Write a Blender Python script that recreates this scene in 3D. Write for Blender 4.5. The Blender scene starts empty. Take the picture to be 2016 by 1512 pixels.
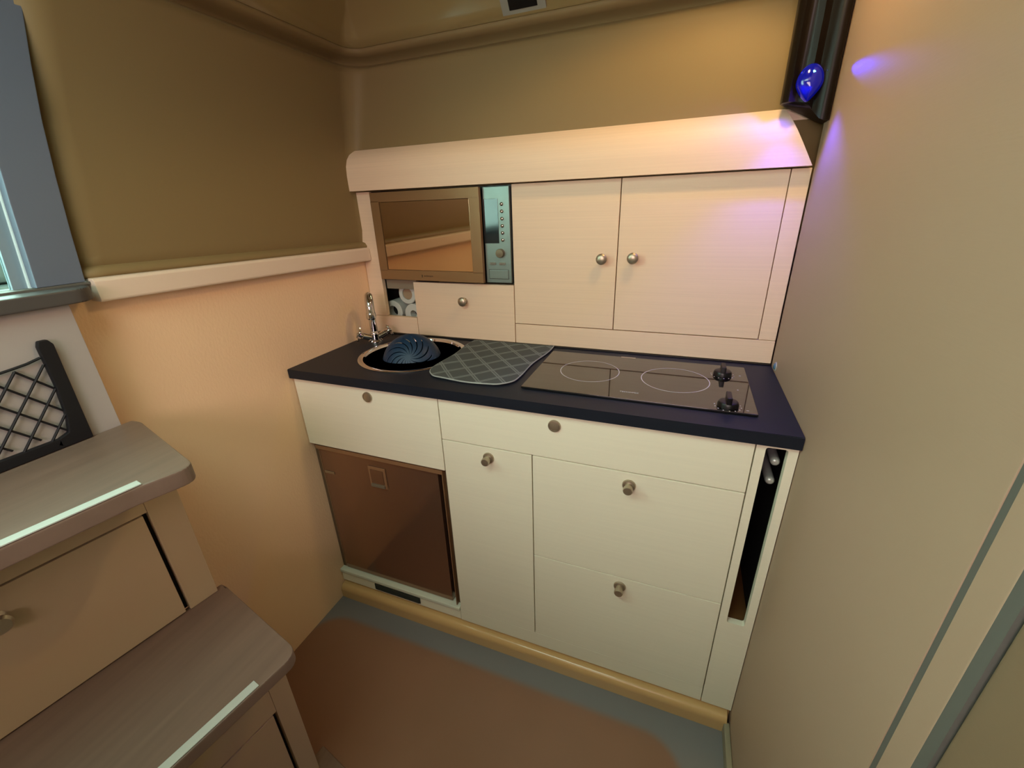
import bpy, bmesh, math, random
from mathutils import Vector, Matrix
random.seed(7)
C = bpy.context.scene.collection
SC = bpy.context.scene
PI = math.pi

# ------------------------------------------------------------------ camera
YAW, PITCH, ROLL = -0.384376, -0.396314, -0.035831
fwd = Vector((math.sin(YAW)*math.cos(PITCH), math.cos(YAW)*math.cos(PITCH), math.sin(PITCH)))
r0 = Vector((math.cos(YAW), -math.sin(YAW), 0)); u0 = r0.cross(fwd)
rgt = math.cos(ROLL)*r0 + math.sin(ROLL)*u0
upv = -math.sin(ROLL)*r0 + math.cos(ROLL)*u0
cam = bpy.data.cameras.new('camera'); cam_o = bpy.data.objects.new('camera', cam); C.objects.link(cam_o)
cam.sensor_fit = 'HORIZONTAL'; cam.sensor_width = 36.0; cam.lens = 36.0*837.17/2016.0
cam.clip_start = 0.01; cam.clip_end = 60
M = Matrix((rgt, upv, -fwd)).transposed().to_4x4()
M.translation = Vector((1.046059, -0.851327, 1.317868))
cam_o.matrix_world = M
SC.camera = cam_o

# ------------------------------------------------------------------ light, world, exposure
SC.view_settings.view_transform = 'Standard'; SC.view_settings.look = 'None'
SC.view_settings.gamma = 1.0; SC.view_settings.use_curve_mapping = False
SC.view_settings.exposure = 0.0
SC.render.film_transparent = False

def lin(h):
    h = h.lstrip('#'); v = [int(h[i:i+2], 16)/255 for i in (0, 2, 4)]
    return tuple(x/12.92 if x <= .04045 else ((x+.055)/1.055)**2.4 for x in v)

def rgb(r, g, b):   # display values 0-255 to linear
    return tuple(x/12.92 if x <= .04045 else ((x+.055)/1.055)**2.4 for x in (r/255, g/255, b/255))

w = bpy.data.worlds.new('sky'); SC.world = w; w.use_nodes = True
bg = w.node_tree.nodes['Background']
bg.inputs[0].default_value = (.75, 1.0, .84, 1); bg.inputs[1].default_value = 8.0

def light(name, kind, loc, energy, color, aim=None, **kw):
    l = bpy.data.lights.new(name, kind); o = bpy.data.objects.new(name, l); C.objects.link(o)
    o.location = loc; l.energy = energy; l.color = color
    for k, v in kw.items(): setattr(l, k, v)
    if aim is not None:
        o.rotation_euler = (Vector(aim)-Vector(loc)).to_track_quat('-Z', 'Y').to_euler()
    return o

# warm ceiling downlight above the right end of the worktop
light('warm_spot', 'SPOT', (1.13, 0.075, 1.875), 9.8, (1.0, .65, .27), aim=(1.0, .10, 0.9), spot_size=2.4, spot_blend=.35, shadow_soft_size=.035)
# daylight from behind the viewer, its source unseen; no window is built there
light('rear_daylight', 'AREA', (.95, -1.93, 1.52), 18, (1.0, .75, .76), aim=(.70, 0, 1.0), shape='RECTANGLE', size=.9, size_y=.5)
# the sky enters through the roof hatch and the companionway door: portals that guide its sampling
for nm, loc, aim, sx, sy in (('hatch_portal', (.56, -1.05, 1.952), (.56, -1.05, 0), .70, .60), ('door_portal', (-.07, -.80, 1.58), (1, -.80, 1.58), .78, .74)):
    p_ = light(nm, 'AREA', loc, 1, (1, 1, 1), aim=aim, shape='RECTANGLE', size=sx, size_y=sy)
    p_.data.cycles.is_portal = True

# ------------------------------------------------------------------ materials
MATS = {}
def mat(name, col, rough=.5, metal=0., bump=None, var=None, spec=.5, coat=0., emis=None, trans=0., ior=1.45, extra=None):
    if name in MATS: return MATS[name]
    m = bpy.data.materials.new(name); m.use_nodes = True; MATS[name] = m
    nt = m.node_tree; b = nt.nodes['Principled BSDF']
    c = lin(col) if isinstance(col, str) else col
    b.inputs['Base Color'].default_value = (*c, 1); b.inputs['Roughness'].default_value = rough
    b.inputs['Metallic'].default_value = metal; b.inputs['Specular IOR Level'].default_value = spec
    b.inputs['Coat Weight'].default_value = coat; b.inputs['Coat Roughness'].default_value = .05
    b.inputs['Transmission Weight'].default_value = trans; b.inputs['IOR'].default_value = ior
    if emis:
        b.inputs['Emission Color'].default_value = (*lin(emis[0]), 1); b.inputs['Emission Strength'].default_value = emis[1]
    N = nt.nodes.new; L = nt.links.new
    tc = N('ShaderNodeTexCoord')
    def noise(scale, detail=3, stretch=(1, 1, 1)):
        mp = N('ShaderNodeMapping'); mp.inputs['Scale'].default_value = stretch
        L(tc.outputs['Object'], mp.inputs['Vector'])
        n = N('ShaderNodeTexNoise'); n.inputs['Scale'].default_value = scale; n.inputs['Detail'].default_value = detail
        L(mp.outputs[0], n.inputs['Vector']); return n
    if var:  # (scale, stretch, amount) gentle tone variation of the thing itself
        n = noise(var[0], 4, var[1])
        mx = N('ShaderNodeMixRGB'); mx.blend_type = 'MULTIPLY'
        rp = N('ShaderNodeMapRange'); rp.inputs[1].default_value = .3; rp.inputs[2].default_value = .7
        rp.inputs[3].default_value = 1-var[2]; rp.inputs[4].default_value = 1+var[2]*.3
        L(n.outputs[0], rp.inputs[0])
        mx.inputs[0].default_value = 1; mx.inputs[1].default_value = (*c, 1); L(rp.outputs[0], mx.inputs[2])
        L(mx.outputs[0], b.inputs['Base Color'])
    if bump:  # (scale, stretch, strength, distance)
        n = noise(bump[0], 3, bump[1])
        bp = N('ShaderNodeBump'); bp.inputs['Strength'].default_value = bump[2]; bp.inputs['Distance'].default_value = bump[3]
        L(n.outputs[0], bp.inputs['Height']); L(bp.outputs[0], b.inputs['Normal'])
    if extra: extra(nt, b, tc)
    return m

ONE = (1, 1, 1)
m_ash   = mat('pale_ash_laminate', rgb(230, 203, 174), .5, bump=(60, (.12, 1, 6), .25, .0006), var=(40, (.05, 1, 7), .05))
m_cream = mat('cream_laminate', rgb(233, 226, 203), .45, bump=(60, (.15, 1, 5), .15, .0004), var=(30, (.08, 1, 5), .025))
m_carc  = mat('cabinet_carcass', '#5d4a34', .7)
m_dark  = mat('dark_inside', '#0b0a09', .8)
m_liner = mat('khaki_liner', rgb(132, 113, 77), .5, bump=(5, ONE, .06, .004), spec=.2)
m_vinyl = mat('peach_textured_vinyl', rgb(242, 207, 168), .6, bump=(170, (1, 1, .55), .55, .0012))
m_rwall = mat('beige_ribbed_panel', rgb(166, 140, 118), .55, bump=(160, (1, .12, 2.2), .22, .0006))
m_door  = mat('brown_door_panel', '#7d6850', .5, bump=(160, (1, .12, 2.2), .2, .0006))
m_black = mat('black_worktop', rgb(24, 29, 39), .45, bump=(600, ONE, .2, .0002), spec=.3)
m_glass = mat('black_ceramic_glass', '#0b0a09', .03, spec=.9, coat=.6)
m_print = mat('white_print', '#c9c5bd', .5)
m_nickel = mat('brushed_nickel', '#b5a893', .38, .85)
m_chrome = mat('chrome', '#d3d3d3', .06, 1.0)
m_steel = mat('stainless_steel', '#b9b5ab', .22, 1.0, bump=(200, (.05, 1, 8), .06, .0003))
m_bronze = mat('bronze_steel_door', rgb(144, 112, 76), .4, .35)
m_mirror = mat('bronze_mirror_glass', rgb(196, 172, 138), .05, 1.0)
m_panel = mat('silver_control_panel', rgb(134, 148, 142), .36, .6, bump=(200, (8, 1, .05), .05, .0003))
m_blackpl = mat('black_plastic', '#08080a', .35)
m_disp  = mat('dark_display', '#06191c', .08, spec=.8)
m_fridge = mat('fridge_brown_gloss', rgb(146, 112, 88), .12, .7, spec=.8, coat=.2)
m_fframe = mat('fridge_frame_bronze', rgb(150, 112, 80), .28, .25)
m_gel   = mat('yellow_gelcoat', rgb(207, 167, 112), .25, coat=.3, bump=(4, ONE, .05, .004))
m_sill  = mat('white_sill', '#d5d6c3', .4)
m_vent  = mat('grey_vent', '#33352f', .5)
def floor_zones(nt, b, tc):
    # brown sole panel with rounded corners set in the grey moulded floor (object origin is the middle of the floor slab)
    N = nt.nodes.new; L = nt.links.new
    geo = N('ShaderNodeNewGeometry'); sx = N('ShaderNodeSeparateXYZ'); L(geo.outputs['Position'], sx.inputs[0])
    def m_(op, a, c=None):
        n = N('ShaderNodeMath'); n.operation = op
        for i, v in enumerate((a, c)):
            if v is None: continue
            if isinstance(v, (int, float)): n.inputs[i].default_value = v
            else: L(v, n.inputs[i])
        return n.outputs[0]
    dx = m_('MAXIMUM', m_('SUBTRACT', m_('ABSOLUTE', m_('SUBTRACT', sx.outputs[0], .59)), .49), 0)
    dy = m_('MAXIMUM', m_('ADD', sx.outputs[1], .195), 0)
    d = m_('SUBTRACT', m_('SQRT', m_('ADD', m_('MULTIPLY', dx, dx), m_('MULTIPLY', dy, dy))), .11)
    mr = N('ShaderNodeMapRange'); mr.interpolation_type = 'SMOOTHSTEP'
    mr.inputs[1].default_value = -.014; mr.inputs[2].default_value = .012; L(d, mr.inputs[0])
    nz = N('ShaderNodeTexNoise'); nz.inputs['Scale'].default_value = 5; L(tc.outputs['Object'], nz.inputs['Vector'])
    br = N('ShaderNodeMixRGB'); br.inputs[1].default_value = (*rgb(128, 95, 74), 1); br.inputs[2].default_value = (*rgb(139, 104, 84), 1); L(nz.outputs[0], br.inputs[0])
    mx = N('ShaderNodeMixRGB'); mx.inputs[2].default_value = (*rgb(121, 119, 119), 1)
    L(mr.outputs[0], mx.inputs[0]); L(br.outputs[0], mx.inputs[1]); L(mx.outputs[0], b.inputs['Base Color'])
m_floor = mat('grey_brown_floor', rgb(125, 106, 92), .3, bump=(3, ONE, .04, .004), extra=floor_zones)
m_tread = mat('oak_tread', rgb(122, 103, 90), .4, bump=(50, (3, .12, 1), .2, .0006), var=(14, (4, .25, 1), .14))
m_stair = mat('stair_laminate', rgb(184, 164, 134), .5, bump=(60, (1, .12, 6), .15, .0005))
m_stairw = mat('stair_white_panel', rgb(170, 164, 160), .5)
m_strip = mat('antislip_strip', rgb(186, 194, 186), .6, bump=(400, ONE, .4, .0005))
m_greyf = mat('grey_painted_frame', rgb(101, 112, 128), .5)
m_sgrey = mat('dark_grey_moulding', '#4d4a48', .45)
m_seal  = mat('dark_gap_seal', rgb(92, 92, 86), .6)
m_net   = mat('black_net_cord', '#0a0c12', .6)
m_blue  = mat('blue_plastic', rgb(8, 44, 72), .45, bump=(9, ONE, .05, .002))
m_bluep = mat('clear_blue_plastic', '#5a86a6', .15, trans=.4)
m_paper = mat('white_paper_roll', '#c9cdc3', .85)
m_card  = mat('cardboard_core', '#a28b6e', .85)
m_ledge = mat('ledge_laminate', rgb(226, 205, 185), .5, bump=(60, (6, .12, 6), .2, .0005))
m_cove  = mat('glossy_ceiling_gelcoat', rgb(140, 122, 80), .16, coat=.25, bump=(4, ONE, .06, .006))
m_post  = mat('black_brown_post', '#15100c', .34, spec=.22)
m_lens  = mat('blue_lamp_lens', rgb(8, 16, 130), .12, coat=.5, emis=('#0618d8', .16))
m_led   = mat('blue_led', '#9fefff', .3, emis=('#39e0ff', 14))
m_fixt  = mat('grey_fixture_bezel', '#8b8a7e', .35)
m_white = mat('white_gelcoat', rgb(86, 92, 92), .4)
m_cush  = mat('white_cushion', rgb(80, 84, 84), .7)
m_hguide = mat('light_tube_frame', '#dff7f5', .3)
m_glasspane = mat('window_glass', '#e9ffff', .0, trans=1.0, ior=1.05, spec=.3)
m_shell = mat('shell_beige', '#b59a70', .6)

def mat_weave(nt, b, tc):
    N = nt.nodes.new; L = nt.links.new
    sx = N('ShaderNodeSeparateXYZ'); L(tc.outputs['Object'], sx.inputs[0])
    def math_(op, a, c=None):
        n = N('ShaderNodeMath'); n.operation = op
        for i, v in enumerate((a, c)):
            if v is None: continue
            if isinstance(v, (int, float)): n.inputs[i].default_value = v
            else: L(v, n.inputs[i])
        return n.outputs[0]
    outs = []
    for sgn in (1, -1):
        p = math_('ADD', math_('MULTIPLY', sx.outputs[0], 1.0), math_('MULTIPLY', sx.outputs[1], sgn*.92))
        f = math_('ABSOLUTE', math_('SUBTRACT', math_('FRACT', math_('MULTIPLY', p, 1/.078)), .5))
        d = math_('LESS_THAN', math_('ABSOLUTE', math_('SUBTRACT', f, .055)), .035)
        outs.append(d)
    line = math_('MAXIMUM', outs[0], outs[1])
    mx = N('ShaderNodeMixRGB'); mx.inputs[1].default_value = (*lin('#474d4c'), 1); mx.inputs[2].default_value = (*lin('#6f7675'), 1)
    L(line, mx.inputs[0]); L(mx.outputs[0], b.inputs['Base Color'])
m_mat = mat('grey_microfibre', '#4d5352', .9, bump=(500, ONE, .5, .0008), extra=mat_weave)
m_piping = mat('mat_piping', '#9aa09c', .8)

# ------------------------------------------------------------------ builders
ORG = {}          # world origin of every object
def wl(o): return ORG.get(o.name, Vector((0, 0, 0)))

def thing(name, label, cat, loc, group=None):
    o = bpy.data.objects.new(name, None); C.objects.link(o)
    o.location = loc; o.empty_display_size = .05; ORG[o.name] = Vector(loc)
    o['label'] = label; o['category'] = cat
    if group: o['group'] = group
    return o

def tag(o, label, cat, group=None):
    o['label'] = label; o['category'] = cat
    if group: o['group'] = group
    return o

def link(name, bm, m, parent=None, smooth=True, angle=35, label=None, kind=None, origin=None):
    bmesh.ops.recalc_face_normals(bm, faces=bm.faces)
    if parent is not None: org = wl(parent)
    elif origin is not None: org = Vector(origin)
    else:
        vs = [v.co for v in bm.verts]
        org = Vector((sum((v.x for v in vs))/len(vs), sum((v.y for v in vs))/len(vs), min(v.z for v in vs)))
    bmesh.ops.translate(bm, vec=-org, verts=bm.verts)
    me = bpy.data.meshes.new(name); bm.to_mesh(me); bm.free()
    if smooth:
        me.polygons.foreach_set('use_smooth', [True]*len(me.polygons))
        me.set_sharp_from_angle(angle=math.radians(angle))
    ms = m if isinstance(m, (list, tuple)) else [m]
    for x in ms: me.materials.append(x)
    o = bpy.data.objects.new(name, me); C.objects.link(o)
    if smooth:
        wn = o.modifiers.new('even_normals', 'WEIGHTED_NORMAL'); wn.keep_sharp = True; wn.weight = 100
    if parent is not None: o.parent = parent; ORG[o.name] = org
    else: o.location = org; ORG[o.name] = org
    if label: o['label'] = label
    if kind: o['kind'] = kind
    return o

def add_box(bm, x0, x1, y0, y1, z0, z1, bev=.0015, seg=2):
    t = bmesh.new()
    vs = [t.verts.new(p) for p in ((x0,y0,z0),(x1,y0,z0),(x1,y1,z0),(x0,y1,z0),(x0,y0,z1),(x1,y0,z1),(x1,y1,z1),(x0,y1,z1))]
    for f in ((0,3,2,1),(4,5,6,7),(0,1,5,4),(1,2,6,5),(2,3,7,6),(3,0,4,7)): t.faces.new([vs[i] for i in f])
    if bev: bmesh.ops.bevel(t, geom=t.edges[:], offset=bev, segments=seg, affect='EDGES', profile=.5)
    merge(bm, t)

def merge(bm, t):
    me = bpy.data.meshes.new('tmp'); t.to_mesh(me); t.free(); bm.from_mesh(me); bpy.data.meshes.remove(me)

def box(name, b, m, parent=None, bev=.0015, **kw):
    bm = bmesh.new(); add_box(bm, *b, bev=bev); return link(name, bm, m, parent, **kw)

def frame_axes(axis):
    a = Vector(axis).normalized(); t = Vector((0, 0, 1)) if abs(a.z) < .9 else Vector((1, 0, 0))
    u = t.cross(a).normalized(); v = a.cross(u); return a, u, v

def add_lathe(bm, prof, c, axis, n=24, cap0=True, cap1=True, mi=0):
    a, u, v = frame_axes(axis); c = Vector(c); rings = []
    for r, h in prof:
        rings.append([bm.verts.new(c+a*h+(u*math.cos(2*PI*i/n)+v*math.sin(2*PI*i/n))*max(r, 1e-5)) for i in range(n)])
    for k in range(len(rings)-1):
        for i in range(n):
            f = bm.faces.new((rings[k][i], rings[k][(i+1) % n], rings[k+1][(i+1) % n], rings[k+1][i])); f.material_index = mi
    if cap0: bm.faces.new(rings[0][::-1]).material_index = mi
    if cap1: bm.faces.new(rings[-1]).material_index = mi

def lathe(name, prof, c, axis, m, parent=None, n=24, **kw):
    bm = bmesh.new(); add_lathe(bm, prof, c, axis, n); return link(name, bm, m, parent, **kw)

def add_tube(bm, pts, rad, n=10, closed=False, caps=True):
    pts = [Vector(p) for p in pts]; N = len(pts)
    rads = rad if isinstance(rad, (list, tuple)) else [rad]*N
    rings = []; u = None
    for i, p in enumerate(pts):
        if closed: t = (pts[(i+1) % N]-pts[i-1]).normalized()
        else: t = (pts[min(i+1, N-1)]-pts[max(i-1, 0)]).normalized()
        if u is None: u = (Vector((0, 0, 1)) if abs(t.z) < .9 else Vector((1, 0, 0))).cross(t).normalized()
        else: u = (u - t*u.dot(t)).normalized()
        v = t.cross(u)
        rings.append([bm.verts.new(p+(u*math.cos(2*PI*k/n)+v*math.sin(2*PI*k/n))*rads[i]) for k in range(n)])
    for i in range(N if closed else N-1):
        a, b = rings[i], rings[(i+1) % N]
        for k in range(n): bm.faces.new((a[k], a[(k+1) % n], b[(k+1) % n], b[k]))
    if caps and not closed: bm.faces.new(rings[0][::-1]); bm.faces.new(rings[-1])

def tube(name, pts, rad, m, parent=None, n=10, closed=False, **kw):
    bm = bmesh.new(); add_tube(bm, pts, rad, n, closed); return link(name, bm, m, parent, **kw)

def add_prism(bm, poly, d, bev=0, seg=2):
    """poly: list of 3-D points of a planar outline; d: extrusion vector"""
    t = bmesh.new(); d = Vector(d)
    a = [t.verts.new(Vector(p)) for p in poly]; b = [t.verts.new(Vector(p)+d) for p in poly]; n = len(poly)
    t.faces.new(a); t.faces.new(b[::-1])
    for i in range(n): t.faces.new((a[i], b[i], b[(i+1) % n], a[(i+1) % n]))
    bmesh.ops.recalc_face_normals(t, faces=t.faces)
    if bev:
        bmesh.ops.bevel(t, geom=t.edges[:], offset=bev, segments=seg, affect='EDGES', profile=.5)
    merge(bm, t)

def prism(name, poly, d, m, parent=None, bev=0, **kw):
    bm = bmesh.new(); add_prism(bm, poly, d, bev); return link(name, bm, m, parent, **kw)

def round_poly(pts, r, n=5):
    out = []; N = len(pts)
    for i in range(N):
        p = Vector(pts[i]); a = Vector(pts[i-1]); b = Vector(pts[(i+1) % N]); rr = r[i] if isinstance(r, (list, tuple)) else r
        if rr <= 0: out.append(p); continue
        da = (a-p).normalized(); db = (b-p).normalized()
        rr = min(rr, (a-p).length*.45, (b-p).length*.45)
        for k in range(n+1):
            t = k/n; q = (p+da*rr)*(1-t)**2 + p*2*t*(1-t) + (p+db*rr)*t*t; out.append(q)
    return out

def text(name, body, size, loc, rot, m, parent, label=None):
    cu = bpy.data.curves.new(name, 'FONT'); cu.body = body; cu.size = size; cu.extrude = .0001
    cu.align_x = 'CENTER'; cu.align_y = 'CENTER'
    t = bpy.data.objects.new('t', cu); C.objects.link(t)
    bpy.context.view_layer.update()
    me = bpy.data.meshes.new_from_object(t.evaluated_get(bpy.context.evaluated_depsgraph_get()))
    bpy.data.objects.remove(t); bpy.data.curves.remove(cu)
    o = bpy.data.objects.new(name, me); C.objects.link(o); me.materials.clear(); me.materials.append(m)
    o.parent = parent; o.location = Vector(loc)-wl(parent); o.rotation_euler = rot
    ORG[o.name] = Vector(loc)
    if label: o['label'] = label
    return o

def structure(o):
    o['kind'] = 'structure'; return o

# ------------------------------------------------------------------ dimensions
W, D, H = 1.294, .397, .900

# ================================================================== setting
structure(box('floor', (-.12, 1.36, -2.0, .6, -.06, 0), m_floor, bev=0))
# left wall, lower textured part (to the ledge), runs on behind the stairs
structure(box('wall_left', (-.06, 0, -2.0, .46, 0, 1.2), m_vinyl, bev=0))
# right wall
structure(box('wall_right', (W, W+.05, -.469, .392, 0, 1.99), m_rwall, bev=.001))
# wall strip behind that panel's edge at the back corner
structure(box('trim_5', (W+.006, W+.05, .394, .56, 0, 1.99), m_rwall, bev=0))
structure(box('trim_2', (W+.0012, W+.03, -.5232, -.4682, 0, 1.99), m_seal, bev=0))
structure(box('trim_3', (W+.0005, W+.05, -.5105, -.4762, 0, 1.99), m_rwall, bev=.002))
structure(box('door_1', (W+.004, W+.045, -1.25, -.5235, .004, 1.98), m_door, bev=.004))
structure(box('wall_far_right', (W, W+.05, -2.0, -1.255, 0, 1.99), m_rwall, bev=0))
structure(box('wall_rear', (-.12, 1.36, -2.06, -2.0, 0, 2.0), m_rwall, bev=0))
structure(box('wall_shade_blocker', (.42, 1.30, -1.33, -1.30, 0, 1.13), m_rwall, bev=.004))  # unseen partition, added to shade the lower fronts and floor from the rear light
structure(box('baseboard_right', (1.279, W, -.46, -.012, 0, .036), mat('grey_beige_skirting', '#8f8670', .5), bev=.004))
# wall behind the cabinets
structure(box('wall_back', (-.12, 1.36, .55, .6, 0, 2.0), m_shell, bev=0))
structure(box('wall_left_backing', (-.12, -.062, -.25, .56, .0, 1.96), m_shell, bev=0))

# khaki liner swept along the left and the back wall, groove near the top, glossy cove above
def liner():
    prof = []
    prof_l = [(-.010, 1.220), (-.012, 1.226), (-.008, 1.233), (.002, 1.238), (-.003, 1.258), (-.002, 1.40), (.0, 1.50), (.010, 1.60), (.020, 1.700),
              (.021, 1.711), (.027, 1.717), (.045, 1.721), (.056, 1.732), (.048, 1.743), (.022, 1.748), (.010, 1.753), (.004, 1.762)]
    prof_c = [(.004, 1.762), (-.002, 1.79), (-.03, 1.835), (-.065, 1.88), (-.10, 1.915), (-.15, 1.94), (-.2, 1.95)]
    # path in plan: along x=0 from the door to the corner, fillet, along y=.425
    yb = .425; R = .045
    def path(d, z):
        k = .145*(z-1.2)                                   # the door edge leans with the hull
        y0 = -.405+k; dl = d-.05*min(1, max(0, (z-1.5)/.23))   # the left side leans in towards the top
        pts = [(-dl, y0), (-dl, y0+.05)]
        for i in range(1, 10): pts.append((-dl, y0+.05+(min(yb-R, yb+d-.004)-(y0+.05))*i/10))
        rr = max(R+d, .004); cx, cy = -dl+rr, yb+d-rr
        for i in range(9):
            a = PI - (PI/2)*i/8
            pts.append((cx+rr*math.cos(a), cy+rr*math.sin(a)))
        xs = -dl+rr
        for i in range(1, 11): pts.append((xs+(1.315-xs)*i/10, yb+d))
        return pts
    for nm, pr, mm, knd in (('wall_left_upper', prof_l, m_liner, 1), ('ceiling', prof_c, m_cove, 1)):
        bm = bmesh.new(); rows = []
        for d, z in pr: rows.append([bm.verts.new((x, y, z-(.019*min(1, max(0, (y+.388)/.783)) if z < 1.24 else 0))) for x, y in path(d, z)])
        for a, b in zip(rows, rows[1:]):
            for i in range(len(a)-1): bm.faces.new((a[i], a[i+1], b[i+1], b[i]))
        if nm == 'ceiling':
            bx = [bm.verts.new(p) for p in ((.2, -2.0, 1.95), (1.36, -2.0, 1.95), (1.36, .225, 1.95))]
        o = link(nm, bm, mm, angle=50); structure(o)
        sm = o.modifiers.new('thick', 'SOLIDIFY'); sm.thickness = .008; sm.offset = 0
liner()
# flat roof around the open sliding hatch (x .12-.98, y -1.5..-.75)
def roof():
    bm = bmesh.new()
    for b in ((-.12, 1.36, -.74, .6, 1.955, 1.985), (-.12, 1.36, -2.05, -1.36, 1.955, 1.985),
              (-.12, .20, -1.36, -.74, 1.955, 1.985), (.92, 1.36, -1.36, -.74, 1.955, 1.985)):
        add_box(bm, *b, bev=0)
    structure(link('ceiling_roof', bm, m_cove))
roof()

# ledge on the left wall
led = structure(prism('trim_1', [(-.03, -.388, 1.178), (.030, -.388, 1.176), (.032, -.388, 1.180), (.031, -.388, 1.214), (.026, -.388, 1.219), (-.03, -.388, 1.222)],
                      (0, .783, -.017), m_ledge, bev=.0015))
box('upper_board', (.028, .0335, -.384, .390, 1.199, 1.2035), m_ledge, led, bev=.001) if False else None

# companionway: grey frame, sill, glass pane
fr = [(-.3945, 1.2145), (-.386, 1.302), (-.376, 1.388), (-.364, 1.475), (-.349, 1.556), (-.330, 1.645), (-.300, 1.78), (-.256, 1.95),
      (-.345, 1.95), (-.385, 1.79), (-.408, 1.66), (-.428, 1.53), (-.443, 1.397), (-.449, 1.349), (-.463, 1.2145)]
win = structure(prism('window_1', [(-.045, y, z) for y, z in fr], (.065, 0, 0), m_greyf, bev=.002, angle=30))
# glass edge, bar, pane
ge = [(-.4575, 1.2145), (-.4375, 1.398), (-.402, 1.66), (-.338, 1.95)]
def strip_poly(off0, off1, x):
    return [(x, y-off0, z) for y, z in ge] + [(x, y-off1, z) for y, z in ge[::-1]]
prism('glass_edge', strip_poly(.0010, .0075, -.010), (.012, 0, 0), m_hguide, win, label='bright pale cyan glass edge')
prism('slide_bar', strip_poly(.0075, .026, -.016), (.012, 0, 0), mat('bar_blue_grey', '#8296a2', .35), win, label='blue grey slide bar')
prism('pane', strip_poly(.026, .67, -.014), (.004, 0, 0), m_glasspane, win)
prism('far_jamb', strip_poly(.67, .76, -.045), (.06, 0, 0), m_greyf, win)
structure(box('wall_left_rear', (-.06, 0, -2.0, -1.19, 1.185, 1.955), m_shell, bev=0))
# dark grey sill under the door opening
sp = round_poly([(-.06, -.400, 0), (.045, -.400, 0), (.072, -.425, 0), (.072, -1.28, 0), (-.06, -1.28, 0)], [0, .03, .03, 0, 0])
structure(prism('trim_4', [(x, y, 1.1865) for x, y, _ in sp], (0, 0, .024), m_sgrey, bev=.004))
structure(box('trim_6', (-.04, .020, -1.2, -.378, 1.2095, 1.2145), m_seal, bev=.001))

# ================================================================== base cabinets
KN = {}
def knob(parent, x, y, z, kind, name='knob'):
    """front facing -y; y is the plane it sits on"""
    key = kind
    if key not in KN:
        bm = bmesh.new()
        if kind == 'pushed':
            add_lathe(bm, [(.0155, 0), (.0155, .002), (.0145, .0045), (.0118, .0050), (.0112, .0035), (.0108, .0042), (.0060, .0048), (.0001, .005)], (0, 0, 0), (0, -1, 0), 28)
        elif kind == 'popped':
            add_lathe(bm, [(.0155, 0), (.0155, .002), (.0142, .0045), (.0110, .0050), (.0085, .006), (.0085, .014), (.0108, .016), (.0110, .024), (.0098, .0262), (.0001, .0268)], (0, 0, 0), (0, -1, 0), 28)
        else:
            add_lathe(bm, [(.0095, 0), (.0090, .002), (.0062, .006), (.0062, .011), (.0120, .015), (.0150, .019), (.0150, .0215), (.0120, .0250), (.0060, .0268), (.0001, .0272)], (0, 0, 0), (0, -1, 0), 28)
        bmesh.ops.recalc_face_normals(bm, faces=bm.faces)
        me = bpy.data.meshes.new('knob_'+kind); bm.to_mesh(me); bm.free()
        me.polygons.foreach_set('use_smooth', [True]*len(me.polygons)); me.set_sharp_from_angle(angle=math.radians(40))
        me.materials.append(m_nickel); KN[key] = me
    o = bpy.data.objects.new(name, KN[key]); C.objects.link(o); o.parent = parent
    o.location = Vector((x, y, z))-wl(parent); ORG[o.name] = Vector((x, y, z)); return o

G = .0011        # half of a joint
PT = .016        # front thickness
TOPZ = .871
# --- unit 1: drawer over the fridge niche
u1 = thing('base_cabinet', 'cream base cabinet with one drawer above the brown fridge, under the sink', 'cabinet', (.247, .2, .064))
dr = box('drawer_front', (.003, .493-G, 0, PT, .647, TOPZ), m_cream, u1)
knob(dr, .268, 0, .842, 'pushed')
bm = bmesh.new()
add_box(bm, .002, .014, PT+.001, D-.01, .066, TOPZ-.002, bev=0)          # left side
add_box(bm, .480, .4915, PT+.001, D-.01, .066, TOPZ-.002, bev=0)
add_box(bm, .014, .480, .36, D-.01, .066, .64, bev=0)
add_box(bm, .014, .480, PT+.004, D-.01, .641, .646, bev=0)
link('carcass', bm, m_carc, u1)
box('sill_board', (.001, .4915, -.004, .05, .106, .120), m_sill, u1, bev=.003, label='white rounded sill under the fridge')
box('lower_rail', (.003, .4915, .0008, .02, .0665, .105), m_cream, u1)
ve = box('vent_grille', (.150, .337, -.0022, .0006, .0765, .1015), m_vent, u1, bev=.001, label='dark grey vent grille')
bm = bmesh.new()
for i in range(5): add_box(bm, .154, .333, -.0045, -.0022, .0785+i*.0046, .0806+i*.0046, bev=.0006)
link('slat', bm, m_vent, ve)['kind'] = 'stuff'

# --- unit 2: wide drawer, tall door, two deep drawers
u2 = thing('base_cabinet', 'wide cream base cabinet with tall door and three drawers below the hob', 'cabinet', (.856, .2, .064))
dr = box('drawer_front', (.493+G, 1.219-G, 0, PT, .748+G, TOPZ), m_cream, u2); knob(dr, .805, 0, .840, 'pushed')
dd = box('door', (.493+G, .748-G, 0, PT, .119, .748-G), m_cream, u2); knob(dd, .629, 0, .717, 'popped')
dr = box('drawer_front', (.748+G, 1.219-G, 0, PT, .4275+G, .748-G), m_cream, u2); knob(dr, .984, 0, .714, 'popped')
dr = box('drawer_front', (.748+G, 1.219-G, 0, PT, .119, .4275-G), m_cream, u2); knob(dr, .983, 0, .398, 'popped')
box('lower_rail', (.4925, 1.219-G, .0003, PT, .0665, .1188), m_cream, u2, bev=.0004)
box('carcass', (.4925, 1.2185, PT+.0012, D-.01, .066, TOPZ-.002), m_carc, u2, bev=0)

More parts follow.
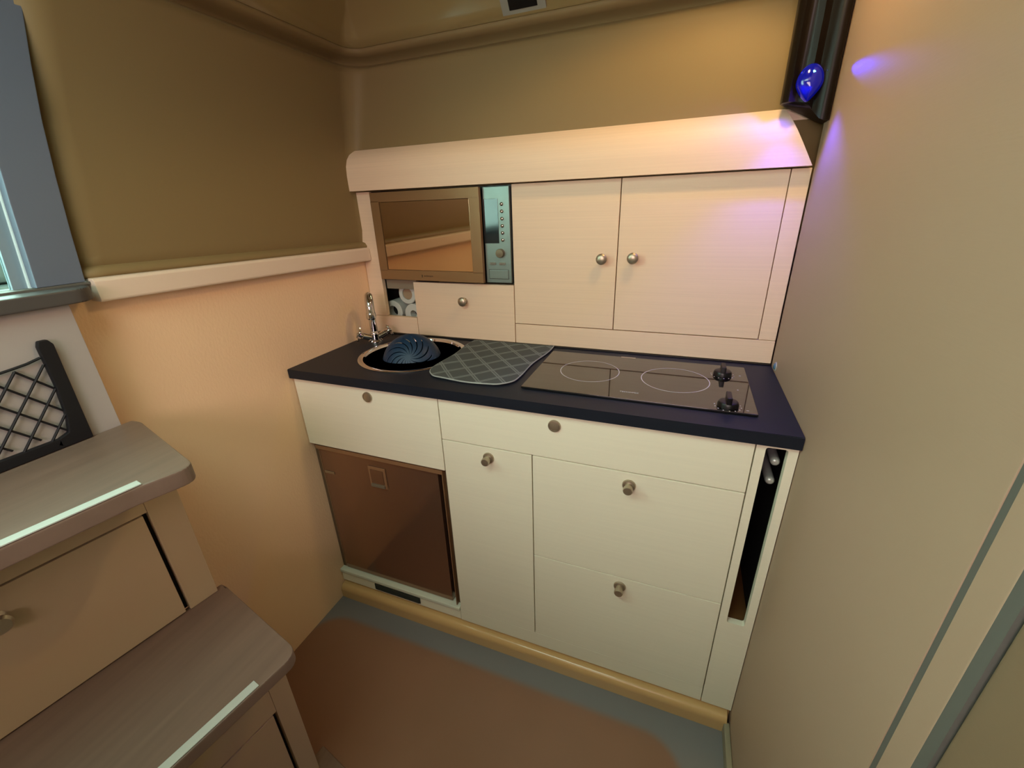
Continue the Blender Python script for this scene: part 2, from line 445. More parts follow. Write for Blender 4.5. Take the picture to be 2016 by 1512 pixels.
# --- unit 3: narrow end panel with an upright slot
u3 = thing('base_cabinet', 'narrow cream end cabinet with a tall dark slot beside the right wall', 'cabinet', (1.256, .2, .064))
def slot_panel():
    bm = bmesh.new()
    x0, x1, z0, z1 = 1.219+G, W-.0015, .0665, TOPZ
    outer = [Vector((x0, 0, z0)), Vector((x1, 0, z0)), Vector((x1, 0, z1)), Vector((x0, 0, z1))]
    inner = round_poly([(1.237, 0, .376), (1.2755, 0, .376), (1.2755, 0, .863), (1.237, 0, .863)], .006, 4)
    n = len(inner)//4
    for y, flip in ((0, 0), (PT, 1)):
        ov = [bm.verts.new(Vector((p.x, y, p.z))) for p in outer]; iv = [bm.verts.new(Vector((p.x, y, p.z))) for p in inner]
        m_ = len(iv)
        for k in range(4):
            seg = iv[k*n:(k+1)*n]
            for a, b in zip(seg, seg[1:]): bm.faces.new((ov[k], a, b))
            bm.faces.new((ov[k], seg[-1], iv[((k+1)*n) % m_], ov[(k+1) % 4]))
        if y == 0: o0, i0 = ov, iv
        else:
            for k in range(4): bm.faces.new((o0[k], o0[(k+1) % 4], ov[(k+1) % 4], ov[k]))
            for k in range(m_): bm.faces.new((i0[k], i0[(k+1) % m_], iv[(k+1) % m_], iv[k]))
    return bm
link('front_panel', slot_panel(), m_cream, u3)
bm = bmesh.new()
add_box(bm, 1.2215, 1.2265, PT+.0005, D-.01, .068, TOPZ-.002, bev=0); add_box(bm, 1.2865, 1.2915, PT+.0005, D-.01, .068, TOPZ-.002, bev=0)
add_box(bm, 1.2265, 1.2865, .34, .36, .068, TOPZ-.002, bev=0)
add_box(bm, 1.2265, 1.2865, PT+.0005, .34, .864, .868, bev=0)
link('inner_lining', bm, m_dark, u3, label='black slot lining')
box('floor_board', (1.227, 1.286, PT+.001, .339, .362, .372), mat('brown_board', '#6b4a26', .5), u3, label='brown board at the bottom of the slot')
for i, (x, z) in enumerate(((1.262, .823), (1.2605, .777))):
    t = tag(tube('chrome_rod', [(x, .0140, z), (x, .0155, z), (x, .019, z), (x, .024, z), (x, .34, z)], [.0030, .0062, .0086, .0092, .0092], mat('satin_chrome_rod', rgb(190, 190, 186), .3, .5), n=16),
            ('upper' if i == 0 else 'lower')+' chrome rod end inside the dark slot of the end cabinet', 'rod', 'chrome rods in the slot')

# --- plinth
bm = bmesh.new()
pr = [(-.018, 0), (-.019, .032), (-.0165, .043), (-.0105, .0505), (-.003, .0535), (.010, .054), (.010, 0)]
add_prism(bm, [(.002, y, z) for y, z in pr], (1.284, 0, 0))
add_box(bm, .002, 1.2925, .0102, .04, .001, .0655, bev=0)
tag(link('plinth', bm, m_gel, angle=50), 'yellow gelcoat plinth under the cream base cabinets', 'plinth')

# --- worktop with the round sink cut out
SX, SY, SR = .285, .213, .156
def worktop():
    bm = bmesh.new(); x0, x1, y0, y1 = .001, W-.0008, -.012, D-.001
    n = 96; ang = sorted([2*PI*i/n for i in range(n)] + [math.atan2(y-SY, x-SX) % (2*PI) for x in (x0, x1) for y in (y0, y1)])
    lay = []
    for z in (H, H-.0275):
        inn, out = [], []
        for a in ang:
            c, s = math.cos(a), math.sin(a)
            t = min([((x1 if c > 0 else x0)-SX)/c if abs(c) > 1e-9 else 9e9, ((y1 if s > 0 else y0)-SY)/s if abs(s) > 1e-9 else 9e9])
            inn.append(bm.verts.new((SX+SR*c, SY+SR*s, z))); out.append(bm.verts.new((SX+t*c, SY+t*s, z)))
        lay.append((inn, out))
    N_ = len(ang)
    for i in range(N_):
        j = (i+1) % N_
        (a, b), (c, d) = lay
        bm.faces.new((a[i], b[i], b[j], a[j])); bm.faces.new((c[i], c[j], d[j], d[i]))
        bm.faces.new((b[i], d[i], d[j], b[j])); bm.faces.new((a[i], a[j], c[j], c[i]))
    ed = [e for e in bm.edges if len(e.link_faces) == 2 and abs(e.verts[0].co.z-H) < 1e-6 and abs(e.verts[1].co.z-H) < 1e-6 and e.verts[0].co.y < y0+1e-5 and e.verts[1].co.y < y0+1e-5]
    bmesh.ops.bevel(bm, geom=ed, offset=.0016, segments=2, affect='EDGES')
    return bm
wt = link('worktop', worktop(), m_black, angle=30)
tag(wt, 'black galley worktop with round sink cutout running between both walls', 'worktop')
box('shadow_strip', (.066, W-.002, D-.0065, D-.0015, H+.0001, H+.0035), m_blackpl, wt, bev=.0005, label='thin black strip for the shadow along the back edge')  # black strip put where only shadow and reflection darken the joint

# --- sink
sk = thing('round_sink', 'round stainless steel sink set in the black worktop', 'sink', (SX, SY, .76))
lathe('rim', [(.1555, -.004), (.166, .0002), (.1665, .0022), (.163, .0036), (.157, .0038), (.1515, .0022), (.1490, -.004)], (SX, SY, H), (0, 0, 1), m_chrome, sk, n=72)
bm = bmesh.new()
add_lathe(bm, [(.1488, -.004), (.146, -.05), (.138, -.100), (.120, -.128), (.085, -.136), (.028, -.1385), (.026, -.140)], (SX, SY, H), (0, 0, 1), 72, cap0=False)
link('bowl', bm, mat('sink_steel_dark', '#6f6d68', .28, 1.0), sk)
lathe('drain', [(.026, -.139), (.025, -.137), (.016, -.1375), (.0001, -.138)], (SX, SY, H), (0, 0, 1), m_chrome, sk)

# --- tap
tp = thing('mixer_tap', 'chrome swan-neck tap with two cross handles in the worktop corner', 'tap', (.078, .296, H))
lathe('base_body', [(.024, .0002), (.0235, .004), (.017, .008), (.0155, .020), (.0165, .026), (.0150, .032), (.0128, .038)], (.078, .296, H), (0, 0, 1), m_chrome, tp)
sd = Vector((.62, -.78, 0)).normalized(); pts = []; rr = []
b0 = Vector((.078, .296, H))
pts += [b0+Vector((0, 0, z)) for z in (.030, .07, .10, .118)]; rr += [.0125]*4
R = .036
for k in range(1, 13):
    a = PI - PI*k/12
    pts.append(b0+sd*(R+R*math.cos(a))+Vector((0, 0, .122+R*1.15*math.sin(a)))); rr.append(.0130)
pts += [b0+sd*2*R+Vector((0, 0, z)) for z in (.106,)]; rr += [.0138]
tube('spout', pts, rr, m_chrome, tp, n=18)
e = b0+sd*2*R
lathe('nozzle', [(.0142, .116), (.0155, .113), (.0158, .099), (.0140, .096), (.0105, .098)], e, (0, 0, 1), m_chrome, tp)
for hd, lab in ((Vector((-.028, -.030, .0)), 'l'), (Vector((.031, .038, 0)), 'r')):
    d = hd.normalized(); ax = (d + Vector((0, 0, .42))).normalized()
    s = b0+Vector((0, 0, .010)); e2 = s+ax*.050
    hb = tube('handle', [s, s+ax*.012, s+ax*.014, s+ax*.042, s+ax*.044, e2], [.009, .009, .0115, .0115, .0085, .0085], m_chrome, tp, n=16)
    bm = bmesh.new(); a_, u_, v_ = frame_axes(ax)
    cc = s+ax*.056
    for q in range(4):
        dd_ = u_*math.cos(.6+q*PI/2)+v_*math.sin(.6+q*PI/2)
        add_tube(bm, [cc, cc+dd_*.012, cc+dd_*.023, cc+dd_*.0245], [.0042, .0034, .0042, .0018], 10)
    add_lathe(bm, [(.0078, -.006), (.0086, 0), (.0078, .005), (.004, .0075), (.0001, .008)], cc, ax, 18)
    link('cross_grip', bm, m_chrome, hb)

# --- colander in the sink
def colander():
    c = Vector((.285, .205, .874)); axis = Vector((.34, -.72, .52)).normalized()
    a, u, v = frame_axes(axis); bm = bmesh.new()
    n = 168; R = .090; rows = []
    K = 26
    for k in range(K+1):
        th = .03 + (1.50-.03)*k/K
        rad = R*math.sin(th)**.85; h = .070*math.cos(th)**.8
        tw = 1.35*max(0, min(1, (th-.1)/1.0))
        rows.append([bm.verts.new(c+a*h+(u*math.cos(2*PI*i/n+tw)+v*math.sin(2*PI*i/n+tw))*rad) for i in range(n)])
    for k in range(K):
        th = .03+1.47*(k+.5)/K
        for i in range(n):
            if .10 < th < .80 and ((i % 12) == 0 or ((i % 12) == 1 and th > .22)): continue
            bm.faces.new((rows[k][i], rows[k][(i+1) % n], rows[k+1][(i+1) % n], rows[k+1][i]))
    bm.faces.new(rows[0])
    # rolled rim
    return bm, c, a, u, v, rows
cb, cc, ca, cu_, cv_, rws = colander()
co = thing('colander', 'dark blue plastic colander with swirled slots lying upturned in the sink', 'colander', (.290, .185, .79))
o = link('shell', cb, m_blue, co, angle=60)
sm = o.modifiers.new('thick', 'SOLIDIFY'); sm.thickness = .0022; sm.offset = -1
bm = bmesh.new()
add_tube(bm, [cc+ca*.004+(cu_*math.cos(2*PI*i/48)+cv_*math.sin(2*PI*i/48))*.088 for i in range(48)], .0035, 8, closed=True)
link('rim', bm, m_blue, co)

# --- drying mat (lies on worktop, over the sink rim on the left)
def drying_mat():
    bm = bmesh.new(); nx, ny = 34, 38; top = []
    x0, x1, y0, y1 = .418, .690, .052, .386
    cr = .045
    def shape(u, v):
        x = x0+(x1-x0)*u; y = y0+(y1-y0)*v
        # rounded front corners
        for cx, sx in ((x0+cr, -1), (x1-cr, 1)):
            dx = (x-cx)*sx; dy = (y0+cr)-y
            if dx > 0 and dy > 0:
                m = max(dx, dy); L_ = math.hypot(dx, dy)
                k = m/L_
                x = cx+sx*dx*k; y = y0+cr-dy*k
        # wavy outline
        x += .004*math.sin(v*9)*(u-.5)*2 + (.008*(1-v) if u < .5 else 0)*(1-2*u) - .022*(1-v)*u; y += .004*math.sin(u*7+1)*(1-v) - .006*u*(1-v)
        dsk = math.hypot(x-SX, y-SY)
        z = H+.0062 + .0012*math.sin(u*8+v*5)*0.5 + (.0022 if dsk < .172 else .0022*max(0, 1-(dsk-.172)/.03))
        z += .006*max(0, u-.90)*10*max(0, v-.75)*1.2
        return Vector((x, y, z))
    T = [[shape(i/nx, j/ny) for j in range(ny+1)] for i in range(nx+1)]
    tv = [[bm.verts.new(p) for p in r] for r in T]; bv = [[bm.verts.new(p-Vector((0, 0, .0045))) for p in r] for r in T]
    for i in range(nx):
        for j in range(ny):
            bm.faces.new((tv[i][j], tv[i+1][j], tv[i+1][j+1], tv[i][j+1])); bm.faces.new((bv[i][j], bv[i][j+1], bv[i+1][j+1], bv[i+1][j]))
    per = [(i, 0) for i in range(nx)]+[(nx, j) for j in range(ny)]+[(i, ny) for i in range(nx, 0, -1)]+[(0, j) for j in range(ny, 0, -1)]
    for k in range(len(per)):
        a, b = per[k], per[(k+1) % len(per)]
        bm.faces.new((tv[a[0]][a[1]], bv[a[0]][a[1]], bv[b[0]][b[1]], tv[b[0]][b[1]]))
    return bm, [T[i][j]-Vector((0, 0, .002)) for i, j in per]
dm = thing('drying_mat', 'grey drying mat with a diamond lattice beside the sink', 'mat', (.55, .22, H))
mb, per = drying_mat()
link('cloth', mb, m_mat, dm, angle=60)
bm = bmesh.new(); add_tube(bm, per, .0021, 6, closed=True); link('piping', bm, m_piping, dm, label='pale grey piped edge')

# --- hob
hb = thing('ceramic_hob', 'black glass two-ring electric hob with two knobs on the worktop', 'hob', (.963, .198, H))
box('glass_plate', (.703, 1.223, .054, .342, H+.0012, H+.0062), m_glass, hb, bev=.001)
box('under_seal', (.708, 1.218, .059, .337, H+.0001, H+.0013), m_blackpl, hb, bev=0)
ZG = H+.00645
for cx, cy, r in ((.843, .205, .0775), (1.056, .203, .0805)):
    bm = bmesh.new(); n = 96
    rings = [[bm.verts.new((cx+q*math.cos(2*PI*i/n), cy+q*math.sin(2*PI*i/n), ZG)) for i in range(n)] for q in (r-.0018, r)]
    for i in range(n): bm.faces.new((rings[0][i], rings[0][(i+1) % n], rings[1][(i+1) % n], rings[1][i]))
    link('ring_mark', bm, m_print, hb, label='thin white cooking zone ring')
for cy in (.270, .080):
    kx = 1.167
    kb = lathe('knob', [(.0215, .0003), (.0212, .006), (.0190, .011), (.0165, .0125), (.0001, .013)], (kx, cy, ZG), (0, 0, 1), m_blackpl, hb, n=32, label='black hob knob')
    bm = bmesh.new(); add_box(bm, kx-.0052, kx+.0052, cy-.0200, cy+.0200, ZG+.010, ZG+.0265, bev=.0018); link('grip_bar', bm, m_blackpl, kb)
    bm = bmesh.new()
    for k in range(9):
        a = math.radians(170+k*26)
        add_lathe(bm, [(.0016, 0), (.0014, .0002)], (kx+.0262*math.cos(a), cy+.0262*math.sin(a), ZG), (0, 0, 1), 8)
    link('dial_mark', bm, m_print, hb)['kind'] = 'stuff'
text('brand_text', 'TECHIMPEX', .0082, (.959, .0925, ZG), (0, 0, 0), m_print, hb, 'small white lettering on the glass')
box('badge', (.907, .947, .3345, .341, ZG, ZG+.0008), m_nickel, hb, bev=.0003, label='small silver badge at the back edge')
for x, y, sx in ((1.2015, .0655, .005), (1.205, .272, .004), (1.193, .176, .003)):
    box('print_mark', (x, x+sx, y, y+.0026, ZG, ZG+.0002), m_print, hb, bev=0)

# --- fridge
fg = thing('compact_fridge', 'glossy brown built-in compact fridge below the sink drawer', 'fridge', (.245, .2, .12))
fd = box('door', (.0225, .4585, .0125, .045, .1235, .6235), m_fridge, fg, bev=.0018)
bm = bmesh.new()
add_box(bm, .0150, .0180, .016, .34, .1215, .633, bev=0); add_box(bm, .4770, .4795, .0040, .34, .1215, .640, bev=0)
add_box(bm, .0180, .4770, .0050, .34, .6270, .640, bev=0)
link('surround', bm, m_fframe, fg)
box('body', (.0185, .4730, .048, .33, .1215, .629), m_blackpl, fg, bev=0)
la = box('latch', (.2110, .2740, .0085, .0124, .5240, .5990), m_fframe, fd, bev=.0015)
box('latch_plate', (.2190, .2660, .0060, .0086, .5420, .5900), m_fridge, fd, bev=.001)
box('latch_lip', (.2170, .2680, .0030, .0086, .5285, .5390), mat('lip_grey', '#8d8878', .3, .6), fd, bev=.0015)
box('badge', (.0265, .0660, .0108, .0124, .5330, .5430), m_steel, fd, bev=.0008, label='small silver badge')

# ================================================================== upper cabinets
BY = D
ZT = 1.3755
a1 = thing('wall_cabinet', 'pale ash wall unit framing the microwave and a small flap', 'cabinet', (.28, .45, .905))
box('stile', (.0015, .0625, BY, BY+.018, .9655, ZT), m_ash, a1)
box('lower_block', (.0015, .1885, BY, BY+.018, .9042, .9645), m_ash, a1)
fl = box('flap', (.1900, .5585, BY, BY+.018, .9042, 1.0895), m_ash, a1); knob(fl, .3835, BY, 1.034, 'mushroom')
box('shelf_rail', (.064, .1895, BY+.021, BY+.040, 1.060, 1.0925), mat('grey_rail', '#8a7e6a', .6), a1, bev=.001, label='grey rail above the open niche')
bm = bmesh.new()
add_box(bm, .0125, .0155, BY+.019, .548, .931, 1.0925, bev=0)
add_box(bm, .2000, .2030, BY+.019, .548, .944, 1.0925, bev=0)
add_box(bm, .0660, .2000, .544, .548, .944, 1.0925, bev=0)
link('niche_lining', bm, mat('navy_lining', '#10121c', .7), a1)
box('niche_shelf', (.0160, .1995, BY+.0185, .543, .922, .9295), m_carc, a1, bev=0)
a2 = thing('wall_cabinet', 'pale ash wall cabinet with two doors above the hob', 'cabinet', (.93, .45, .905))
d1 = box('door', (.5605, .8700-G, BY, BY+.018, .9695, ZT), m_ash, a2); knob(d1, .830, BY, 1.173, 'mushroom')
d2 = box('door', (.8700+G, 1.2515-G, BY, BY+.018, .9695, ZT), m_ash, a2); knob(d2, .914, BY, 1.176, 'mushroom')
box('lower_rail', (.5605, W-.002, BY, BY+.018, .9042, .9672), m_ash, a2)
box('stile', (1.2515+G*.6, W-.002, BY, BY+.018, .9680, ZT), m_ash, a2)
box('carcass', (.5602, W-.0025, BY+.0192, .546, .906, ZT-.001), m_carc, a2, bev=0)
# pelmet band: front rolls back at the top, right end cut on a slant
def pelmet():
    bm = bmesh.new()
    prof = [(.372, 1.3785), (.3715, 1.40), (.372, 1.425), (.3755, 1.450), (.384, 1.470), (.396, 1.485), (.412, 1.4975), (.420, 1.4985), (.420, 1.3785)]
    n = 24; rows = []
    for k in range(n+1):
        t = k/n; row = []
        for y, z in prof:
            xr = 1.2855-.068*max(0, (z-1.3785))/.12
            row.append(bm.verts.new((.0015+(xr-.0015)*t, y, z)))
        rows.append(row)
    m_ = len(prof)
    for a, b in zip(rows, rows[1:]):
        for i in range(m_): bm.faces.new((a[i], b[i], b[(i+1) % m_], a[(i+1) % m_]))
    bm.faces.new(rows[0][::-1]); bm.faces.new(rows[-1])
    return bm
pe = tag(link('pelmet_board', pelmet(), m_ash, angle=25), 'pale ash pelmet band across the top of the wall cabinets', 'pelmet')
box('end_filler', (1.20, W+.005, .4205, .427, 1.3785, 1.498), m_ash, pe, bev=0, label='pale corner filler behind the slanted end')

# --- microwave
mw = thing('microwave_oven', 'built-in microwave with bronze mirror door and silver control panel', 'microwave', (.31, .45, 1.0935))
MX0, MX1, MZ0, MZ1 = .0640, .5592, 1.0935, 1.3755
box('housing', (MX0, MX1, BY+.008, .53, MZ0, MZ1), m_blackpl, mw, bev=.001)
bm = bmesh.new()
DX0, DX1, DZ0, DZ1 = .0670, .4685, 1.0975, 1.3725
WX0, WX1, WZ0, WZ1 = .1010, .4330, 1.1310, 1.3420
AJAR = Matrix.Rotation(math.radians(-2.6), 3, 'Z'); HP = Vector((.0670, BY+.0075, 0))
def ajar(bm): bmesh.ops.rotate(bm, cent=HP, matrix=AJAR, verts=bm.verts); return bm
add_box(bm, DX0, DX1, BY-.006, BY+.0075, DZ0, WZ0-.0008, bev=.0012); add_box(bm, DX0, DX1, BY-.006, BY+.0075, WZ1+.0008, DZ1, bev=.0012)
add_box(bm, DX0, WX0-.0008, BY-.006, BY+.0075, WZ0-.004, WZ1+.004, bev=0); add_box(bm, WX1+.0008, DX1, BY-.006, BY+.0075, WZ0-.004, WZ1+.004, bev=0)
dw = link('door', ajar(bm), m_bronze, mw)
bm = bmesh.new(); add_box(bm, WX0+.002, WX1, BY-.0045, BY+.005, WZ0, WZ1, bev=.0005); link('window_glass', ajar(bm), m_mirror, dw)
text('brand_text', '\u25ae techimpex', .0085, HP + AJAR @ (Vector((.259, BY-.0062, 1.1135))-HP), (PI/2, 0, math.radians(-2.6)), m_blackpl, dw, 'small dark lettering')
cp = box('control_panel', (.4710, .5540, BY-.005, BY+.0075, 1.0975, 1.3710), m_panel, mw, bev=.0008)
box('display', (.4695, .5185, BY-.0062, BY-.0048, 1.2150, 1.3390), m_disp, cp, bev=.0006, label='dark display window')
for k in range(6):
    lathe('button', [(.0052, 0), (.0050, .0022), (.0030, .0036), (.0001, .0040)], (.5305, BY-.005, 1.324-k*.0199), (0, -1, 0), m_steel, cp, n=16)
lathe('dial', [(.0135, 0), (.0130, .010), (.0118, .0125), (.0001, .013)], (.5215, BY-.005, 1.1865), (0, -1, 0), mat('dial_bronze', '#7c6c58', .35, .7), cp, n=28)
for x in (.4945, .5265):
    lp = round_poly([(x-.0105, BY-.005, 1.1515), (x+.0105, BY-.005, 1.1515), (x+.0105, BY-.005, 1.1592), (x-.0105, BY-.005, 1.1592)], .0038, 4)
    prism('button', lp, (0, -.003, 0), m_steel, cp)
box('button_recess', (.4800, .5460, BY-.0054, BY-.0048, 1.1085, 1.1375), m_vent, cp, bev=.0002)
box('door_button', (.4812, .5448, BY-.0068, BY-.0052, 1.1097, 1.1363), m_panel, cp, bev=.0008)

# --- paper rolls in the niche
for x, z, r, hr, cm, lab in ((.060, .9720, .0400, .0200, m_dark, 'white paper roll with wide dark core, lower left in the niche'),
                             (.148, .9670, .0370, .0125, m_dark, 'white paper roll with small dark core, lower right in the niche'),
                             (.131, 1.0385, .0360, .0200, m_card, 'white paper roll with brown cardboard core, upper right in the niche')):
    t = thing('paper_roll', lab, 'paper roll', (x, .48, z-r), 'paper rolls in the open niche')
    bm = bmesh.new(); ya = .438
    add_lathe(bm, [(hr, .10), (hr, .002), (hr+.001, 0), (r-.002, 0), (r, .002), (r, .10)], (x, ya, z), (0, 1, 0), 32, cap0=False, cap1=False)
    link('paper', bm, m_paper, t)
    lathe('core', [(hr-.0005, .004), (hr-.0005, .09)] if cm is m_card else [(hr-.0005, .03), (hr-.0005, .09)], (x, ya, z), (0, 1, 0), cm, t, n=24)

# --- little plug on the right wall at the back of the worktop
pg = thing('wall_plug', 'small clear blue plug on the right wall beside the worktop', 'plug', (W-.004, .346, .912))
lathe('cap', [(.0090, 0), (.0088, .002), (.0060, .0050), (.0001, .006)], (W, .343, .916), (-1, 0, 0), m_bluep, pg, n=20)
lathe('base_ring', [(.0115, .0001), (.0112, .0016), (.0088, .0022)], (W, .343, .916), (-1, 0, 0), mat('clear_grey', '#a9aba3', .3), pg, n=20)

# ================================================================== corner post with blue lamp
cpz = thing('corner_post', 'glossy black-brown corner post above the right end of the pelmet', 'post', (1.25, .36, 1.46))
plan = [(1.2005, .372), (1.2025, .350), (1.212, .342), (1.220, .349), (1.228, .352), (1.2365, .347), (1.245, .341), (1.252, .346), (1.258, .349), (1.264, .344), (1.272, .336), (1.280, .334), (1.2885, .337), (1.2925, .346), (1.2925, .405), (1.215, .405)]
def post():
    bm = bmesh.new()
    def zb(x): return 1.5005 if x < 1.245 else 1.5005-.040*min(1, (x-1.245)/.030)
    lo = [bm.verts.new((x, y, zb(x))) for x, y in plan]; hi = [bm.verts.new((x, y, 1.94)) for x, y in plan]
    n = len(plan)
    for i in range(n): bm.faces.new((lo[i], lo[(i+1) % n], hi[(i+1) % n], hi[i]))
    f = bm.faces.new(lo[::-1]); g = bm.faces.new(hi)
    bmesh.ops.triangulate(bm, faces=[f, g])
    return bm
link('column', post(), m_post, cpz, angle=60)
bl = thing('reading_lamp', 'small teardrop lamp glowing blue on the black corner post', 'lamp', (1.243, .335, 1.502))
def teardrop():
    bm = bmesh.new(); n = 32; pts = []
    cx, cz = 1.2440, 1.5300
    for i in range(n):
        a = 2*PI*i/n; x = math.sin(a)*.0245; z = -math.cos(a)*.0335
        x *= (1-.55*max(0, -z/.0335)**1.5)
        pts.append((x, z))
    rows = []
    for s, dy in ((1, 0), (.92, -.006), (.70, -.011), (.40, -.014), (.1, -.015)):
        rows.append([bm.verts.new((cx+x*s, .343+dy, cz+z*s)) for x, z in pts])
    for a, b in zip(rows, rows[1:]):
        for i in range(n): bm.faces.new((a[i], a[(i+1) % n], b[(i+1) % n], b[i]))
    bm.faces.new(rows[-1]); bm.faces.new(rows[0][::-1]); return bm
link('lens', teardrop(), m_lens, bl, angle=60)
lathe('led', [(.0042, 0), (.0036, .002), (.0001, .003)], (1.2455, .3325, 1.5455), (-.1, -1, 0), m_led, bl, n=16, label='bright cyan light point')
for x in (1.2275, 1.2725):
    lathe('side_led', [(.0026, 0), (.0001, .0016)], (x, .338, 1.5475), (0, -1, 0), mat('blue_led_side', '#2a38ff', .3, emis=('#1a2cff', 3)), bl, n=12)
# the lamp's own light: a downward wash and a thin side beam on the right wall
light('blue_wash', 'SPOT', (1.244, .318, 1.53), 7.5, (.09, .06, 1.0), aim=(1.17, .17, .9), spot_size=1.5, spot_blend=.6, shadow_soft_size=.008)
light('blue_front_wash', 'SPOT', (1.238, .312, 1.525), 1.2, (.10, .06, 1.0), aim=(1.00, .40, 1.28), spot_size=1.9, spot_blend=.8, shadow_soft_size=.008)
light('blue_side_beam', 'SPOT', (1.276, .325, 1.5475), .8, (.02, .02, 1.0), aim=(1.2935, .185, 1.512), spot_size=.30, spot_blend=.9, shadow_soft_size=.003)

# --- fixture on the cove
fx = thing('ceiling_speaker', 'grey framed dark fixture on the glossy cove above the pelmet', 'fixture', (.60, .43, 1.76))
E1 = Vector((.115, 0, 0)); nrm = Vector((0, .165, .14)).normalized(); E2 = Vector((0, -.14, .165)).normalized()
o0 = Vector((.600, .4400, 1.7650)) - nrm*.004
def fpoly(hw, lo, hi, off): return [o0+Vector((sx*hw, 0, 0))+E2*t-nrm*off for sx, t in ((-1, lo), (1, lo), (1, hi), (-1, hi))]
prism('bezel', round_poly(fpoly(.058, -.006, .11, 0), .008, 3), -nrm*.007, m_fixt, fx, bev=.0015)
prism('dark_screen', fpoly(.037, .021, .095, .0072), -nrm*.0012, m_blackpl, fx)
# --- the warm downlight itself (just above the frame)
dl = thing('ceiling_downlight', 'round warm downlight in the ceiling above the hob', 'lamp', (1.13, .075, 1.92))
lathe('trim_ring', [(.052, 0), (.052, -.004), (.044, -.007), (.040, -.003)], (1.13, .075, 1.953), (0, 0, 1), m_chrome, dl)
lathe('diffuser', [(.038, -.001), (.030, -.0035), (.0001, -.004)], (1.13, .075, 1.953), (0, 0, 1), mat('warm_diffuser', '#fff0d0', .5, emis=('#ffd9a0', 6)), dl)

# ================================================================== stairs
st = thing('companionway_stairs', 'steep oak-tread stairs with drawer risers against the left wall', 'stairs', (.2, -.75, 0))
sl = .166
def nose(x, y, yy): return x+(yy-y)*sl
# top riser (panel below the door sill)
box('upper_riser', (.004, .0549, -1.26, -.4455, .935, 1.1862), m_stairw, st, label='pale panel below the door sill')
# treads: outline in plan, top height
def tread(name, outline, radii, z, th):
    p = round_poly([(x, y, z-th) for x, y in outline], radii, 6)
    return prism(name, p, (0, 0, th), m_tread, st, bev=.004)
Y1 = -1.26
tread('tread', [(.055, -.4275), (.083, -.4260), (.348, -.4975), (.322, -.575), (nose(.322, -.575, Y1), Y1), (.055, Y1)], [0, .01, .028, 0, 0, 0], .950, .030)
tread('tread', [(.142, -.4300), (.160, -.4310), (.4395, -.4920), (.428, -.560), (nose(.428, -.560, Y1), Y1), (.142-.13, Y1)], [0, .005, .030, 0, 0, 0], .545, .028)
tread('lower_board', [(.292, -.4215), (.46, -.457), (.44, -.56), (nose(.44, -.56, Y1), Y1), (.20, Y1)], [0, .01, 0, 0, 0], .012, .012)
# anti-slip strips on the nosings
def strip(x, y, z):
    ye = Y1+.02
    a = Vector((x, y, z)); b = Vector((nose(x, y, ye), ye, z)); n_ = Vector((-1, sl, 0)).normalized()
    poly = [a+n_*-.0010, a+n_*.0155, b+n_*.0155, b+n_*-.0010]
    bm = bmesh.new()
    add_prism(bm, [p+Vector((0, 0, .0002)) for p in poly], (0, 0, .0022), bev=.0006)
    return link('antislip_strip', bm, m_strip, st, label='pale anti-slip strip on the nosing')
strip(.3225, -.562, .950); strip(.4240, -.566, .545)
# risers
def riser(x, y, z0, z1, zt, stile, knobpos=None):
    """front plane through (x,y) turned with the treads; frame with one inset drawer panel"""
    d = Vector((-sl, -1, 0)).normalized(); n_ = Vector((-1, sl, 0)).normalized()
    L_ = abs(Y1-y)/abs(d.y)
    a = Vector((x, y, 0))
    def slab(name, s0, s1, za, zb, off, th, m, par=st, bev=.0012, label=None):
        p = [a+d*s0+n_*off, a+d*s1+n_*off, a+d*s1+n_*(off+th), a+d*s0+n_*(off+th)]
        return prism(name, [q+Vector((0, 0, za)) for q in p], (0, 0, zb-za), m, par, bev=bev, label=label)
    slab('riser_stile', 0, stile, z0, z1, 0, .018, m_stair)
    slab('riser_header', stile+.0002, L_, zt+.003, z1, 0, .018, m_stair)
    slab('riser_gap', stile, L_, z0, zt+.003, .014, .004, m_dark)
    pn = slab('drawer_panel', stile+.0085, L_-.05, z0+.003, zt, -.0006, .014, m_stair)
    if knobpos:
        s, z = knobpos; c = a+d*s-n_*.001+Vector((0, 0, z))
        bm = bmesh.new(); add_lathe(bm, [(.014, 0), (.012, .003), (.007, .007), (.007, .012), (.0155, .017), (.0165, .021), (.013, .026), (.0001, .028)], c, -n_, 24)
        link('knob', bm, m_nickel, pn)
riser(.1555, -.447, .546, .9195, .800, .0545, (.27, .752))
riser(.3220, -.4640, .0135, .5165, .300, .040)

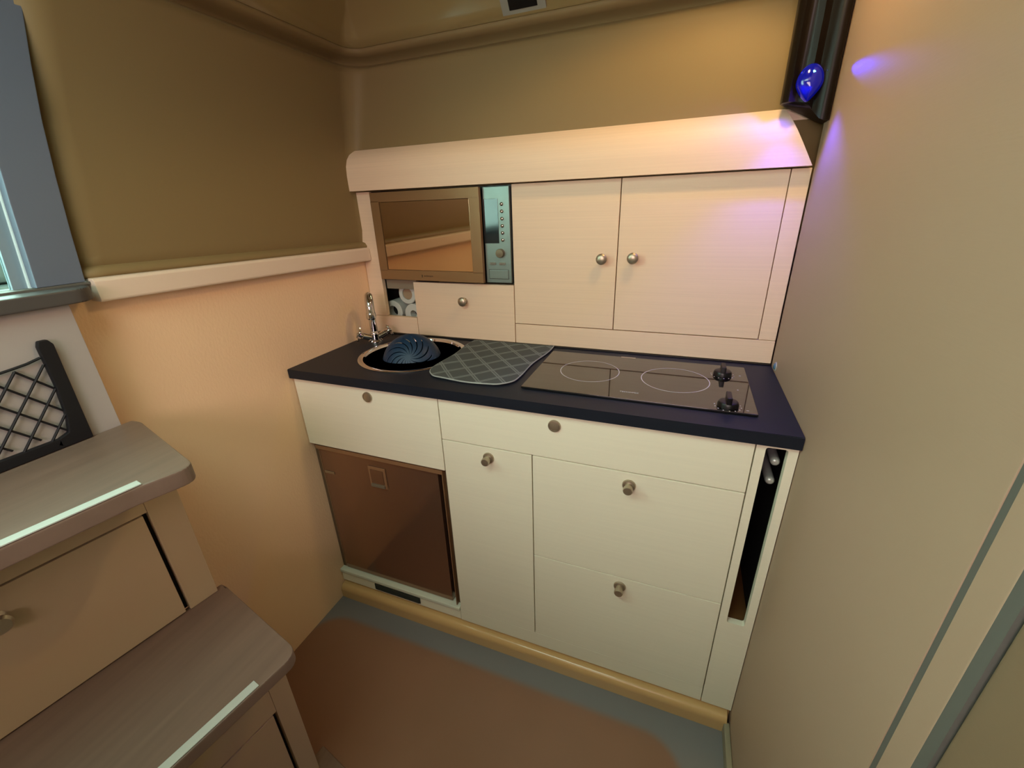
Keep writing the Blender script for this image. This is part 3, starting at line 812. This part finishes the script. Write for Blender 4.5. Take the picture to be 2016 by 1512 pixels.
# --- net pocket on the top riser
npk = thing('net_pocket', 'black lattice net holder standing on the upper stair tread', 'net holder', (.06, -.6, .951))
PX = .0558
post_p = [(PX, -.4945, .951), (PX, -.4905, 1.128), (PX, -.496, 1.137), (PX, -.508, 1.137), (PX, -.5115, 1.128), (PX, -.512, 1.06), (PX, -.517, 1.00), (PX, -.523, .9745), (PX, -.538, .969), (PX, -.545, .9585), (PX, -.535, .951)]
prism('upright', post_p, (.010, 0, 0), m_net, npk, bev=.002)
prism('lower_bar', [(PX, -.536, .951), (PX, -.536, .969), (PX, -1.05, .969), (PX, -1.05, .951)], (.010, 0, 0), m_net, npk, bev=.002)
prism('upright', [(PX, -1.051, .951), (PX, -1.051, 1.137), (PX, -1.072, 1.137), (PX, -1.072, .951)], (.010, 0, 0), m_net, npk, bev=.002)
bm = bmesh.new(); pit = .044; xx = PX+.005
def top_z(y): return 1.112-.0195*math.sin(min(1, max(0, (-.511-y)/.54))*PI)**.5
y_l, y_r, z_b = -1.050, -.513, .966
k = -30
segs = []
for sg in (1, -1):
    for k in range(-40, 60):
        c = k*pit; pts = []
        # line  z = z_b + sg*(y - y_r)*1.25 + c
        for q in range(61):
            y = y_r+(y_l-y_r)*q/60; z = z_b+sg*(y-y_r)*1.22+c
            inside = z_b <= z <= top_z(y)
            if inside: pts.append((xx+.0012*sg, y, z))
        if len(pts) > 1: add_tube(bm, [pts[0], pts[-1]], .0020, 6)
link('net', bm, m_net, npk)['kind'] = 'stuff'
tube('top_cord', [(xx, y_r+(y_l-y_r)*q/30, top_z(y_r+(y_l-y_r)*q/30)) for q in range(31)], .0022, m_net, npk, n=6)

# ================================================================== outside, seen through the door glass
structure(box('cockpit_floor', (-2.2, -.10, -2.2, .6, .98, 1.02), m_white, bev=0))
cs = thing('cockpit_seat', 'white moulded cockpit seat seen through the door glass', 'seat', (-1.2, -.3, 1.02))
box('base', (-1.6, -.95, -1.4, .5, 1.02, 1.14), m_white, cs, bev=.02)
box('cushion', (-1.58, -.96, -1.38, .48, 1.141, 1.22), m_cush, cs, bev=.025)
box('backrest', (-1.75, -1.605, -1.4, .5, 1.02, 1.42), m_cush, cs, bev=.03)
